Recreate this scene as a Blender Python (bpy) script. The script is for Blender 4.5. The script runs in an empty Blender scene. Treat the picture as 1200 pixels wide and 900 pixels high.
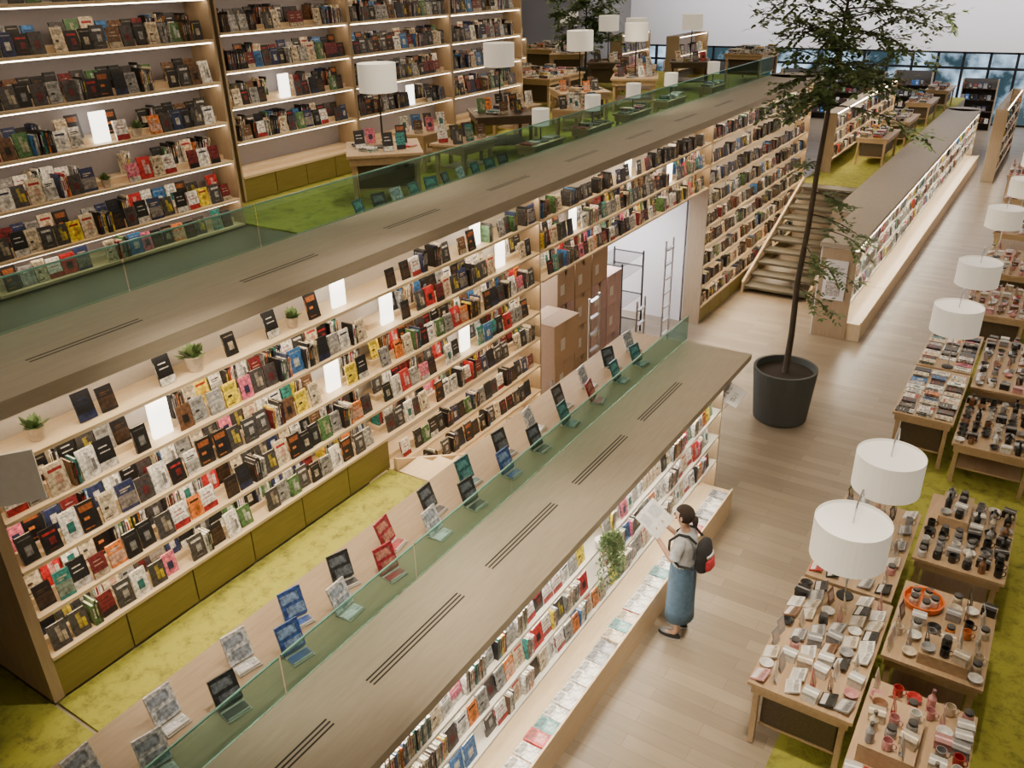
import bpy, math, random
from mathutils import Matrix, Vector, Euler
random.seed(7)
R=random.uniform
COL=bpy.context.scene.collection
# ------------------------------------------------------------------ mesh builder
class MB:
    def __init__(s): s.v=[];s.f=[];s.m=[];s.c=[]
    def quadset(s,vs,fs,mat=0,col=(1,1,1),M=None):
        b=len(s.v)
        if M is not None: vs=[tuple(M@Vector(p)) for p in vs]
        s.v.extend(vs)
        for f in fs:
            s.f.append(tuple(i+b for i in f)); s.m.append(mat); s.c.append(col)
    def box(s,x0,x1,y0,y1,z0,z1,mat=0,col=(1,1,1),M=None):
        vs=[(x0,y0,z0),(x1,y0,z0),(x1,y1,z0),(x0,y1,z0),(x0,y0,z1),(x1,y0,z1),(x1,y1,z1),(x0,y1,z1)]
        fs=[(0,3,2,1),(4,5,6,7),(0,1,5,4),(1,2,6,5),(2,3,7,6),(3,0,4,7)]
        s.quadset(vs,fs,mat,col,M)
    def lathe(s,prof,seg=14,mat=0,col=(1,1,1),cols=None,c=(0,0,0),M=None,caps=True):
        vs=[];n=len(prof)
        for r,z in prof:
            for k in range(seg):
                a=2*math.pi*k/seg
                vs.append((c[0]+r*math.cos(a),c[1]+r*math.sin(a),c[2]+z))
        b=len(s.v)
        if M is not None: vs=[tuple(M@Vector(p)) for p in vs]
        s.v.extend(vs)
        for i in range(n-1):
            cc=cols[i] if cols else col
            for k in range(seg):
                k2=(k+1)%seg
                s.f.append((b+i*seg+k,b+i*seg+k2,b+(i+1)*seg+k2,b+(i+1)*seg+k));s.m.append(mat);s.c.append(cc)
        if caps:
            s.f.append(tuple(b+k for k in reversed(range(seg))));s.m.append(mat);s.c.append(cols[0] if cols else col)
            s.f.append(tuple(b+(n-1)*seg+k for k in range(seg)));s.m.append(mat);s.c.append(cols[-1] if cols else col)
    def tube(s,pts,rad,seg=8,mat=0,col=(1,1,1),caps=True):
        pts=[Vector(p) for p in pts];n=len(pts)
        if not isinstance(rad,(list,tuple)): rad=[rad]*n
        b=len(s.v);up=None
        for i,p in enumerate(pts):
            d=(pts[min(i+1,n-1)]-pts[max(i-1,0)]).normalized()
            if up is None:
                up=Vector((0,0,1)) if abs(d.z)<.9 else Vector((1,0,0))
            a=d.cross(up).normalized(); bb=a.cross(d).normalized(); up=bb
            for k in range(seg):
                t=2*math.pi*k/seg
                s.v.append(tuple(p+(a*math.cos(t)+bb*math.sin(t))*rad[i]))
        for i in range(n-1):
            for k in range(seg):
                k2=(k+1)%seg
                s.f.append((b+i*seg+k,b+i*seg+k2,b+(i+1)*seg+k2,b+(i+1)*seg+k));s.m.append(mat);s.c.append(col)
        if caps:
            s.f.append(tuple(b+k for k in range(seg)));s.m.append(mat);s.c.append(col)
            s.f.append(tuple(b+(n-1)*seg+k for k in reversed(range(seg))));s.m.append(mat);s.c.append(col)
    def loft(s,rings,seg=20,mat=0,col=(1,1,1),caps=False,M=None):
        b=len(s.v);vs=[]
        for cx,cy,cz,rx,ry in rings:
            for k in range(seg):
                a=2*math.pi*k/seg
                vs.append((cx+rx*math.cos(a),cy+ry*math.sin(a),cz))
        if M is not None: vs=[tuple(M@Vector(p)) for p in vs]
        s.v.extend(vs);n=len(rings)
        for i in range(n-1):
            for k in range(seg):
                k2=(k+1)%seg
                s.f.append((b+i*seg+k,b+i*seg+k2,b+(i+1)*seg+k2,b+(i+1)*seg+k));s.m.append(mat);s.c.append(col)
        if caps:
            s.f.append(tuple(b+k for k in reversed(range(seg))));s.m.append(mat);s.c.append(col)
            s.f.append(tuple(b+(n-1)*seg+k for k in range(seg)));s.m.append(mat);s.c.append(col)
    def append(s,o,M):
        b=len(s.v)
        s.v.extend([tuple(M@Vector(p)) for p in o.v])
        s.f.extend([tuple(i+b for i in f) for f in o.f]);s.m.extend(o.m);s.c.extend(o.c)
    def mesh(s,name,mats,smooth=False):
        me=bpy.data.meshes.new(name);me.from_pydata(s.v,[],s.f)
        for m in mats: me.materials.append(m)
        me.polygons.foreach_set("material_index",s.m)
        at=me.color_attributes.new("Col",'FLOAT_COLOR','CORNER')
        dat=[]
        for f,c in zip(s.f,s.c):
            dat.extend([c[0],c[1],c[2],1.0]*len(f))
        at.data.foreach_set("color",dat)
        if smooth: me.polygons.foreach_set("use_smooth",[True]*len(me.polygons))
        me.update();return me

def obj(name,data,parent=None,loc=(0,0,0),rot=(0,0,0),label=None,category=None,group=None,kind=None):
    o=bpy.data.objects.new(name,data);COL.objects.link(o)
    o.location=loc;o.rotation_euler=rot
    if parent: o.parent=parent
    if label:o["label"]=label
    if category:o["category"]=category
    if group:o["group"]=group
    if kind:o["kind"]=kind
    return o
def add(name,mb,mats,parent=None,smooth=False,**k):
    if not isinstance(mats,(list,tuple)): mats=[mats]
    return obj(name,mb.mesh(name,mats,smooth),parent,**k)
def boxobj(name,b,mat,parent=None,**k):
    m=MB();m.box(*b);return add(name,m,mat,parent,**k)
def empty(name,loc=(0,0,0),rot=(0,0,0),**k):
    e=obj(name,None,None,loc,rot,**k);e.empty_display_size=.1;return e
def dup(root,kids,loc,rot=(0,0,0)):
    r=root.copy();COL.objects.link(r);r.location=loc;r.rotation_euler=rot
    new={}
    for k in kids:
        c=k.copy();COL.objects.link(c);new[k]=c
        c.parent=new.get(k.parent,r)
    return r
# ------------------------------------------------------------------ materials
def newmat(name):
    m=bpy.data.materials.new(name);m.use_nodes=True
    nt=m.node_tree;b=nt.nodes["Principled BSDF"];return m,nt,b
def plain(name,col,rough=.5,metal=0,em=None,es=0,noise=.08,nscale=25):
    m,nt,b=newmat(name)
    n=nt.nodes.new("ShaderNodeTexNoise");n.inputs["Scale"].default_value=nscale;n.inputs["Detail"].default_value=4
    tc=nt.nodes.new("ShaderNodeTexCoord");nt.links.new(tc.outputs["Object"],n.inputs["Vector"])
    mx=nt.nodes.new("ShaderNodeMix");mx.data_type='RGBA'
    mx.inputs[6].default_value=(*[c*(1-noise) for c in col],1);mx.inputs[7].default_value=(*[min(1,c*(1+noise)) for c in col],1)
    nt.links.new(n.outputs["Fac"],mx.inputs[0]);nt.links.new(mx.outputs[2],b.inputs["Base Color"])
    b.inputs["Roughness"].default_value=rough;b.inputs["Metallic"].default_value=metal
    if em: b.inputs["Emission Color"].default_value=(*em,1);b.inputs["Emission Strength"].default_value=es
    return m
def wood(name,c1,c2,rough=.45,stretch=(12,1,12),sc=3):
    m,nt,b=newmat(name)
    tc=nt.nodes.new("ShaderNodeTexCoord");mp=nt.nodes.new("ShaderNodeMapping");mp.inputs["Scale"].default_value=stretch
    nt.links.new(tc.outputs["Object"],mp.inputs[0])
    n=nt.nodes.new("ShaderNodeTexNoise");n.inputs["Scale"].default_value=sc;n.inputs["Detail"].default_value=8;n.inputs["Roughness"].default_value=.65
    nt.links.new(mp.outputs[0],n.inputs["Vector"])
    cr=nt.nodes.new("ShaderNodeValToRGB");cr.color_ramp.elements[0].position=.3;cr.color_ramp.elements[1].position=.7
    cr.color_ramp.elements[0].color=(*c1,1);cr.color_ramp.elements[1].color=(*c2,1)
    nt.links.new(n.outputs["Fac"],cr.inputs[0]);nt.links.new(cr.outputs[0],b.inputs["Base Color"])
    b.inputs["Roughness"].default_value=rough;return m
birch=wood("birch_wood",(.60,.46,.28),(.72,.57,.38))
oakgrey=wood("grey_oak_wood",(.30,.255,.19),(.36,.31,.235),.5,(10,1,10))
ledgewood=wood("ledge_wood",(.25,.18,.11),(.32,.24,.155),.5)
tabwood=wood("table_wood",(.40,.27,.15),(.50,.36,.22))
darkwood=wood("dark_wood",(.06,.04,.025),(.10,.07,.045))
treadwood=wood("tread_wood",(.075,.066,.045),(.105,.092,.064))
sidewood=wood("side_panel_wood",(.34,.25,.155),(.42,.32,.205),.5,(10,10,1))
olive=wood("olive_panel",(.18,.145,.035),(.23,.19,.05),.5)
floor_m,nt,b=newmat("oak_floor")
tc=nt.nodes.new("ShaderNodeTexCoord");mp=nt.nodes.new("ShaderNodeMapping");nt.links.new(tc.outputs["Object"],mp.inputs[0])
br=nt.nodes.new("ShaderNodeTexBrick");br.inputs["Scale"].default_value=1;br.inputs["Brick Width"].default_value=1.1;br.inputs["Row Height"].default_value=.16
br.inputs["Mortar Size"].default_value=.002;br.inputs["Color1"].default_value=(.39,.315,.225,1);br.inputs["Color2"].default_value=(.285,.23,.165,1);br.inputs["Mortar"].default_value=(.2,.155,.11,1)
nt.links.new(mp.outputs[0],br.inputs["Vector"])
n=nt.nodes.new("ShaderNodeTexNoise");mp2=nt.nodes.new("ShaderNodeMapping");mp2.inputs["Scale"].default_value=(1,9,1);nt.links.new(tc.outputs["Object"],mp2.inputs[0]);nt.links.new(mp2.outputs[0],n.inputs["Vector"]);n.inputs["Scale"].default_value=2.5;n.inputs["Detail"].default_value=7
mx=nt.nodes.new("ShaderNodeMix");mx.data_type='RGBA';mx.blend_type='MULTIPLY';mx.inputs[0].default_value=.35
nt.links.new(br.outputs["Color"],mx.inputs[6])
g=nt.nodes.new("ShaderNodeRGBToBW");nt.links.new(n.outputs["Color"],g.inputs[0]);nt.links.new(g.outputs[0],mx.inputs[7])
nt.links.new(mx.outputs[2],b.inputs["Base Color"]);b.inputs["Roughness"].default_value=.32
carpet_m,nt,b=newmat("green_carpet")
tc=nt.nodes.new("ShaderNodeTexCoord")
n=nt.nodes.new("ShaderNodeTexNoise");n.inputs["Scale"].default_value=6.5;n.inputs["Detail"].default_value=9;n.inputs["Roughness"].default_value=.8;n.inputs["Distortion"].default_value=.3
nt.links.new(tc.outputs["Object"],n.inputs["Vector"])
cr=nt.nodes.new("ShaderNodeValToRGB");cr.color_ramp.elements[0].position=.34;cr.color_ramp.elements[1].position=.52
cr.color_ramp.elements[0].color=(.135,.135,.024,1);cr.color_ramp.elements[1].color=(.33,.335,.045,1)
nt.links.new(n.outputs["Fac"],cr.inputs[0]);nt.links.new(cr.outputs[0],b.inputs["Base Color"]);b.inputs["Roughness"].default_value=.95
bp=nt.nodes.new("ShaderNodeBump");bp.inputs["Strength"].default_value=.3;n2=nt.nodes.new("ShaderNodeTexNoise");n2.inputs["Scale"].default_value=180;nt.links.new(tc.outputs["Object"],n2.inputs["Vector"]);nt.links.new(n2.outputs["Fac"],bp.inputs["Height"]);nt.links.new(bp.outputs[0],b.inputs["Normal"])
def glassmat(name,col,gl=.1):
    m=bpy.data.materials.new(name);m.use_nodes=True;nt=m.node_tree;nt.nodes.clear()
    o=nt.nodes.new("ShaderNodeOutputMaterial");t=nt.nodes.new("ShaderNodeBsdfTransparent");t.inputs[0].default_value=(*col,1)
    gg=nt.nodes.new("ShaderNodeBsdfGlossy");gg.inputs["Roughness"].default_value=.04;gg.inputs[0].default_value=(.75,.95,.9,1)
    mx=nt.nodes.new("ShaderNodeMixShader");mx.inputs[0].default_value=gl;nt.links.new(t.outputs[0],mx.inputs[1]);nt.links.new(gg.outputs[0],mx.inputs[2]);nt.links.new(mx.outputs[0],o.inputs[0]);return m
glass=glassmat("teal_glass",(.62,.79,.76),.07)
glassedge=plain("glass_edge",(.12,.34,.28),.2)
winglass=glassmat("window_glass",(.85,.93,1),.04)
white=plain("white_paint",(.76,.745,.76),.6)
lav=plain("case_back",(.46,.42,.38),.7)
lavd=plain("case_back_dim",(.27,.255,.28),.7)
cream=plain("white_shelf",(.72,.68,.59),.5)
wallgrey=plain("dark_wall",(.06,.055,.05),.8)
wallmid=plain("mid_grey_wall",(.22,.21,.2),.8)
blackm=plain("black_metal",(.02,.02,.02),.4,.5)
steel=plain("brushed_steel",(.6,.6,.62),.3,.9)
potm=plain("slate_pot",(.085,.095,.095),.75,nscale=60)
soilm=plain("soil",(.03,.022,.015),.95,nscale=90,noise=.5)
bark=plain("bark",(.07,.055,.04),.9,nscale=60,noise=.4)
leafm=plain("leaf",(.12,.19,.07),.55,nscale=10,noise=.45)
card=plain("cardboard",(.50,.34,.21),.8)
strip=plain("led_strip",(1,.95,.85),.5,em=(1,.82,.58),es=31,noise=0)
stripu=plain("led_strip_dim",(1,.95,.85),.5,em=(1,.82,.60),es=14,noise=0)
strip2=plain("led_strip_cool",(1,.95,.9),.5,em=(1,.90,.75),es=33,noise=0)
lightpan=plain("light_panel",(1,1,.95),.5,em=(1,.94,.82),es=4.0,noise=0)
shade=plain("lamp_fabric",(.80,.77,.70),.9,em=(1,.90,.75),es=.32,noise=.02,nscale=90)
shadetop=plain("lamp_diffuser",(.85,.83,.78),.8,em=(1,.94,.85),es=.5,noise=.02)
bulb=plain("bulb",(1,1,1),.5,em=(1,.85,.65),es=30,noise=0)
def colmat(name,rough,spec=.4,nz=.25,sc=22):
    m,nt,b=newmat(name)
    a=nt.nodes.new("ShaderNodeAttribute");a.attribute_name="Col"
    tc=nt.nodes.new("ShaderNodeTexCoord");n=nt.nodes.new("ShaderNodeTexNoise");n.inputs["Scale"].default_value=sc;n.inputs["Detail"].default_value=3
    nt.links.new(tc.outputs["Object"],n.inputs["Vector"])
    mr=nt.nodes.new("ShaderNodeMapRange");mr.inputs["From Min"].default_value=.3;mr.inputs["From Max"].default_value=.7;mr.inputs["To Min"].default_value=1-nz;mr.inputs["To Max"].default_value=1+nz
    nt.links.new(n.outputs["Fac"],mr.inputs[0])
    v=nt.nodes.new("ShaderNodeVectorMath");v.operation='SCALE';nt.links.new(a.outputs["Color"],v.inputs[0]);nt.links.new(mr.outputs[0],v.inputs["Scale"])
    nt.links.new(v.outputs[0],b.inputs["Base Color"]);b.inputs["Roughness"].default_value=rough;return m
cover=colmat("printed_cover",.35,nz=.65,sc=34)
item=colmat("glazed_item",.3,nz=.15,sc=30)
cloth=colmat("cloth",.9,nz=.15)
# ------------------------------------------------------------------ camera
cd=bpy.data.cameras.new("camera");cd.lens=36*982/1200;cd.sensor_width=36;cd.clip_end=200
cam=bpy.data.objects.new("camera",cd);COL.objects.link(cam);bpy.context.scene.camera=cam
r=Vector((.8402,.5416,-.0224)).normalized();bz=Vector((.4946,-.7491,.4406)).normalized();u=bz.cross(r).normalized();r=u.cross(bz)
Mx=Matrix((r,u,bz)).transposed().to_4x4();Mx.translation=(0,0,6.3);cam.matrix_world=Mx
Minv=Mx.inverted()
def proj(p):
    q=Minv@Vector(p)
    if q.z>-.2: return None
    return 600+982*q.x/-q.z,450-982*q.y/-q.z,-q.z
def inview(p,m=40):
    q=proj(p);return q is not None and -m<q[0]<1200+m and -m<q[1]<900+m
# ------------------------------------------------------------------ structure
def st(name,b,mat): return boxobj(name,b,mat,kind="structure",label="room shell surface of the bookstore interior")
st("floor",(-20,6,-3,42,-.12,0),floor_m)
st("ceiling",(-20,6,-3,42,8,8.15),white)
st("wall_right",(6,6.15,-3,42,0,8),white)
st("wall_front",(-20,6,-3.15,-3,0,8),white)
st("wall_left",(-9.6,-9.45,-3,14.4,1.5,8),wallgrey)
st("wall_far_left",(-20.15,-20,14.4,42,0,8),wallmid)
st("wall_return",(-20,-9.45,14.25,14.4,3.65,8),wallmid)
st("wall_back",(-20,6,42,42.15,2.9,8),white)
m=MB()
for i in range(0,26):
    x=-19.5+i*1.0
    m.box(x-.05,x+.05,41.95,42.08,0,2.9)
m.box(-20,6,41.97,42.06,2.2,2.30);m.box(-20,6,41.95,42.1,2.82,2.9);m.box(-20,6,41.95,42.1,0,.08)
add("trim_1",m,blackm,kind="structure")
for i in range(12):
    x=-19.5+i*2
    boxobj("window_%d"%(i+1),(x+.05,x+1.95,42.0,42.02,.08,2.84),winglass,kind="structure")
st("floor_platform",(-5.35,-4.62,-1,5.7,0,1.53),oakgrey)
st("floor_platform_side",(-9.4,-5.36,-1,4,0,1.53),oakgrey)
st("floor_mezzanine",(-5.35,-3.75,21,38,0,1.53),oakgrey)
boxobj("carpet",(-5.34,-4.60,1.92,5.68,1.53,1.55),carpet_m,label="mottled green carpet on the raised platform",category="carpet")
boxobj("carpet",(-9.4,-4.60,-1,1.89,1.53,1.55),carpet_m,label="mottled green carpet around the bookcase end",category="carpet")
boxobj("carpet",(-5.3,-3.76,21.05,38,1.53,1.55),carpet_m,label="mottled green carpet on the far raised platform",category="carpet")
boxobj("carpet",(-1.02,5.9,2,26,0,.015),carpet_m,label="mottled green carpet under the gift tables",category="carpet")
st("floor_upper",(-9.45,-6.45,-1,24,3.45,3.63),treadwood)
st("floor_upper_far",(-20,-9.45,14.4,24,3.45,3.63),oakgrey)
boxobj("carpet",(-9.4,-6.5,6.6,23.9,3.63,3.65),carpet_m,label="mottled green carpet on the upper floor",category="carpet")
boxobj("carpet",(-19.9,-9.4,14.45,23.9,3.63,3.65),carpet_m,label="mottled green carpet of the upper floor lounge",category="carpet")
st("wall_passage_near",(-9,-5.75,8.85,8.95,0,3.45),white)
st("wall_passage_far",(-9,-5.75,14.8,14.9,0,3.45),white)
st("wall_passage_back",(-8.1,-8.0,8.95,14.8,0,2.65),white)
st("ceiling_passage",(-8,-5.74,8.95,14.8,2.65,2.75),white)
st("wall_middle_near",(-5.8,-5.72,1.96,8.85,1.53,3.45),white)
st("wall_middle_far",(-5.8,-5.72,14.9,21.4,0,3.45),white)
st("trim_2",(-6.45,-6.40,-1,21.5,3.63,3.82),oakgrey)
# ------------------------------------------------------------------ bookcases
def bookcase(x,y0,y1,planks,top,bottom,depth=.34,kick=None,label="",wood_=birch,strips=strip,side=(1,1),panels=(),backm=lav,step=0,deepside=0,rz=0):
    e=empty("bookcase",(x,y0,bottom),(0,0,rz),label=label,category="bookcase")
    L=y1-y0
    def A(name,mb,mat): return add(name,mb,mat,e)
    m=MB();m.box(-depth-.02,-depth,0,L,0,top-bottom-.002);A("back_panel",m,backm)
    if side[0]:
        m=MB();m.box(-max(depth,deepside),0.0,0 if not deepside else -.05,.03,0,top-bottom-.002);A("side_panel",m,sidewood)
    if side[1]:
        m=MB();m.box(-depth,0.0,L-.03,L,0,top-bottom-.002);A("side_panel",m,sidewood)
    for p in planks:
        m=MB();m.box(-depth,.012,.031*side[0],L-.031*side[1],p-bottom-.028,p-bottom)
        if step and p<planks[-1]: m.box(-depth+.005,-.15,.04,L-.04,p-bottom,p-bottom+step)
        A("shelf",m,wood_)
    ps=list(planks)[1:]+[top]
    for p in ps:
        if p<=planks[0]: continue
        m=MB();zz=p-bottom-.03
        m.box(-.055,-.03,.04,L-.04,zz-.012,zz-.002);A("light_strip",m,strips)
    if kick:
        k0=kick[0]-bottom;k1=kick[1]-bottom
        n=max(1,round(L/.62));w=L/n
        for i in range(n):
            m=MB();m.box(-.02,-.002,i*w+.006,(i+1)*w-.006,k0+.01,k1-.03);A("kick_panel",m,olive)
    for (py,pz) in panels:
        m=MB();m.box(-.14,-.11,py-y0-.085,py-y0+.085,pz-bottom+.0,pz-bottom+.3);A("light_panel",m,lightpan)
    return e
XW=-5.35
PL=[1.93,2.3,2.7,3.1,3.5]
lp=[(3.3,3.1),(5.35,3.5),(6.0,3.1),(5.15,2.7),(7.6,3.5),(8.1,3.1),(7.3,2.3)]
def pin(a,b): return [q for q in lp if a<q[0]<b]
ST=.055
bookcase(XW,1.95,5.7,PL,3.83,1.55,kick=(1.55,1.93),label="tall birch bookcase wall above the green carpet",panels=pin(1.95,5.7),side=(1,0),step=ST,deepside=.95)
bookcase(XW,5.7,8.84,[.35,.75,1.15,1.53]+PL,3.83,0,kick=(0,.35),label="tall birch bookcase wall beside the descending steps",panels=pin(5.7,8.95),side=(0,1),step=ST)
bookcase(XW,8.86,14.8,[2.7,3.1,3.5],3.83,2.66,label="birch bookcase bridging over the storage passage",panels=[(9.9,3.1),(11.6,3.5),(13.2,3.1)],side=(0,0),step=ST)
bookcase(XW,14.8,21.4,[.35,.75,1.15,1.55,1.93,2.3,2.7,3.1,3.5],3.83,0,label="tall birch bookcase wall beside the wooden staircase",kick=(0,.35),side=(1,1))
e=empty("ledge_counter",(0,0,3.83),label="long grey oak ledge running above the bookcase wall",category="counter")
m=MB();m.box(-6.45,-5.28,-1,21.5,0,.12);add("counter_top",m,oakgrey,e)
m=MB();m.lathe([(.585,0),(.585,.12)],24,c=(-5.865,21.5,0));add("counter_end",m,oakgrey,e)
for k in range(8):
    m=MB();y=2.6+k*1.9
    for j in range(2): m.box(-5.78+j*.05,-5.765+j*.05,y,y+.9,.12,.122)
    add("vent_slot",m,blackm,e)
def rail(x,y0,y1,z,h,label,grp,w=1.5):
    n=round((y1-y0)/w);w=(y1-y0)/n
    m=MB();m.box(-.006,.006,.01,w-.01,0,h-.012);me=m.mesh("glass_sheet",[glass])
    m=MB();m.box(-.007,.007,.01,w-.01,h-.012,h);me2=m.mesh("glass_edge",[glassedge])
    for i in range(n):
        o=empty("balustrade",(x,y0+i*w,z),label=label,category="railing",group=grp)
        obj("glass_sheet",me,o);obj("top_edge",me2,o)
rail(-6.40,-.5,21.3,3.951,.42,"greenish glass balustrade on the upper ledge","glass panels of the upper railing")
rail(-3.75,-.2,10.0,1.801,.35,"greenish glass balustrade on the near counter","glass panels of the near railing")
e=empty("display_counter",(0,0,0),label="long grey oak counter with vent slots over low bookcase",category="counter")
m=MB();m.box(-3.74,-2.84,-.5,9.95,1.72,1.8);add("counter_top",m,oakgrey,e)
m=MB();m.box(-3.75,-3.2,-.5,9.0,0,1.719);add("body",m,oakgrey,e)
m=MB();m.box(-4.6,-3.76,-.5,9.9,1.55,1.79);add("display_ledge",m,ledgewood,e)
m=MB();m.box(-4.6,-3.76,-.5,9.9,0,1.549);add("plinth",m,oakgrey,e)
for k in range(6):
    m=MB();y=.1+k*1.5
    for j in range(3): m.box(-3.36+j*.035,-3.346+j*.035,y,y+1.1,.0,.002)
    o=add("vent_slot",m,blackm,e);o.location=(0,0,1.8)
NP=[.72,1.08,1.44]
def lowcase(y0,y1,label,xf=-2.85,xb=-3.18,sides=(1,1),top=1.7):
    e=empty("bookcase",(xf,y0,0),label=label,category="bookcase");L=y1-y0;d=xf-xb
    m=MB();m.box(-d,-d+.02,0,L,0,top);add("back_panel",m,white,e)
    for p in NP:
        m=MB();m.box(-d+.02,.0,.03*sides[0],L-.03*sides[1],p-.025,p);add("shelf",m,cream,e)
    for p in [.72]+NP[1:]+[1.71]:
        m=MB();m.box(-.05,-.025,.01,L-.01,p-.038,p-.028);add("light_strip",m,strip2,e)
    for q,s in ((sides[0],0),(sides[1],L-.03)):
        if q: m=MB();m.box(-d+.02,0,s,s+.03,0,top);add("side_panel",m,sidewood,e)
    m=MB();m.box(-d+.02,.25,.031*sides[0],L-.031*sides[1],.0,.33);m.box(.23,.25,.031*sides[0],L-.031*sides[1],.33,.37);add("magazine_tray",m,birch,e)
    return e
lowcase(1.2,5.0,"low white-lit bookcase with magazine tray facing the aisle",sides=(1,0));lowcase(5.0,8.99,"low white-lit bookcase with magazine tray facing the aisle",sides=(0,1))
lowcase(15.4,17.68,"low lit bookcase at the start of far aisle",-2.72,-3.35,sides=(1,0))
for a,b in ((17.7,22),(22,27),(27,33)): lowcase(a,b,"low lit bookcase along the far aisle",-2.72,-3.05,sides=(0,1 if b==33 else 0))
e=empty("display_counter",(0,0,0),label="long grey oak counter above the far low bookcase",category="counter")
m=MB();m.box(-3.75,-2.72,17.7,33.2,1.72,1.8);m.box(-3.38,-2.72,15.38,17.7,1.72,1.8);m.lathe([(.515,1.72),(.515,1.8)],20,c=(-3.235,33.2,0));add("counter_top",m,oakgrey,e)
m=MB();m.box(-3.75,-3.06,17.75,33,0,1.72);add("body",m,oakgrey,e)
P_=boxobj("poster",(-3.24,-2.84,15.375,15.39,.75,1.5),white,label="white poster fixed to the end of the far counter",category="poster")
m=MB()
for i in range(5): m.box(-3.2,-3.2+R(.18,.3),15.372,15.374,1.40-i*.05,1.412-i*.05,0,(.4,.4,.4))
m.box(-3.18,-2.92,15.372,15.374,.82,1.1,0,(.45,.42,.4));add("printed_block",m,cover,P_)
# ------------------------------------------------------------------ staircases
def stairs(x0,x1,y0,y1,z0,z1,n,label,mt,ms,mr_):
    e=empty("staircase",(x0,y0,0),label=label,category="stairs")
    W=x1-x0;dy=(y1-y0)/n;dz=(z1-z0)/n
    for i in range(n):
        m=MB();m.box(.06,W-.06,min(i*dy,(i+1)*dy),max(i*dy,(i+1)*dy),z0+(i+1)*dz-.05,z0+(i+1)*dz);add("tread",m,mt,e)
        m=MB();yy=(i+.9)*dy;m.box(.06,W-.06,min(yy,yy+.02),yy+.02,z0+i*dz,z0+(i+1)*dz-.05);add("riser",m,mr_,e)
    for s in (0,W-.05):
        m=MB();h=.24
        vs=[(s,0,z0),(s+.05,0,z0),(s,0,z0+h),(s+.05,0,z0+h),(s,y1-y0,z1-.1),(s+.05,y1-y0,z1-.1),(s,y1-y0,z1+h-.1),(s+.05,y1-y0,z1+h-.1)]
        m.quadset(vs,[(0,1,3,2),(4,6,7,5),(0,2,6,4),(1,5,7,3),(2,3,7,6),(0,4,5,1)]);add("stringer",m,ms,e)
    return e
stairs(-5.25,-3.8,17.0,21.0,0,1.55,10,"wooden staircase with dark treads and pale side boards",treadwood,birch,wallgrey)
stairs(-5.3,-4.64,8.8,5.7,0,1.55,9,"pale wooden steps descending beside the bookcase wall",birch,birch,darkwood)
# ------------------------------------------------------------------ upper bookcases
UP=[3.98,4.42,4.85,5.28,5.72,6.15]
UP1=[3.68]+UP
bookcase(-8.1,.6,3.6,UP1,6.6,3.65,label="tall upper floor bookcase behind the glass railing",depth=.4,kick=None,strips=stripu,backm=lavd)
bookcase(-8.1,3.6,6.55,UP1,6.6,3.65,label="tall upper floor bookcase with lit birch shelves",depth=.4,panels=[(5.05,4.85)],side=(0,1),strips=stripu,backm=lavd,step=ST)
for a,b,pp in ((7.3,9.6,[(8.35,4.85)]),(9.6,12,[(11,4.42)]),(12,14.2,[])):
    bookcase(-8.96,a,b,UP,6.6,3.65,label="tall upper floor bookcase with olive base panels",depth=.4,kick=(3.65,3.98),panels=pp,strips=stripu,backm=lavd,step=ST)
LC=[3.95,4.3]
lounge=[(-10.6,21.8,23.6),(-12.6,17.6,20.2),(-14.8,20.5,23.5),(-17.2,18,22),(-8.9,21.6,23.6)]
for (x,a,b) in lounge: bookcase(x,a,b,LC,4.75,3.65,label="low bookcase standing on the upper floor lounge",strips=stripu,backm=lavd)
bookcase(-4.95,22.4,30,[1.9,2.25,2.6],3.0,1.55,label="lit bookcase on the far raised platform",strips=strip,depth=.3)
bookcase(-1.75,30.5,36,[.35,.8,1.25,1.7],2.2,0,label="tall bookcase at the far end of the aisle",strips=stripu,wood_=sidewood)
backc=[(-17.5,4.5,40.6,0,2.2),(-11.8,4.5,40.8,0,2.0),(-6.9,1.5,40.6,0,2.1),(-4.2,1.3,40.4,0,1.9),(-.9,4,40.7,0,2.3)]
for (x,L,y,z,h) in backc:
    bookcase(x,y,y+L,[z+.3,z+.75,z+1.2,z+1.65],z+h+.1,z,label="dark bookcase standing before the far windows",strips=wallgrey,wood_=darkwood,backm=wallgrey,rz=-math.pi/2)
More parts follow.
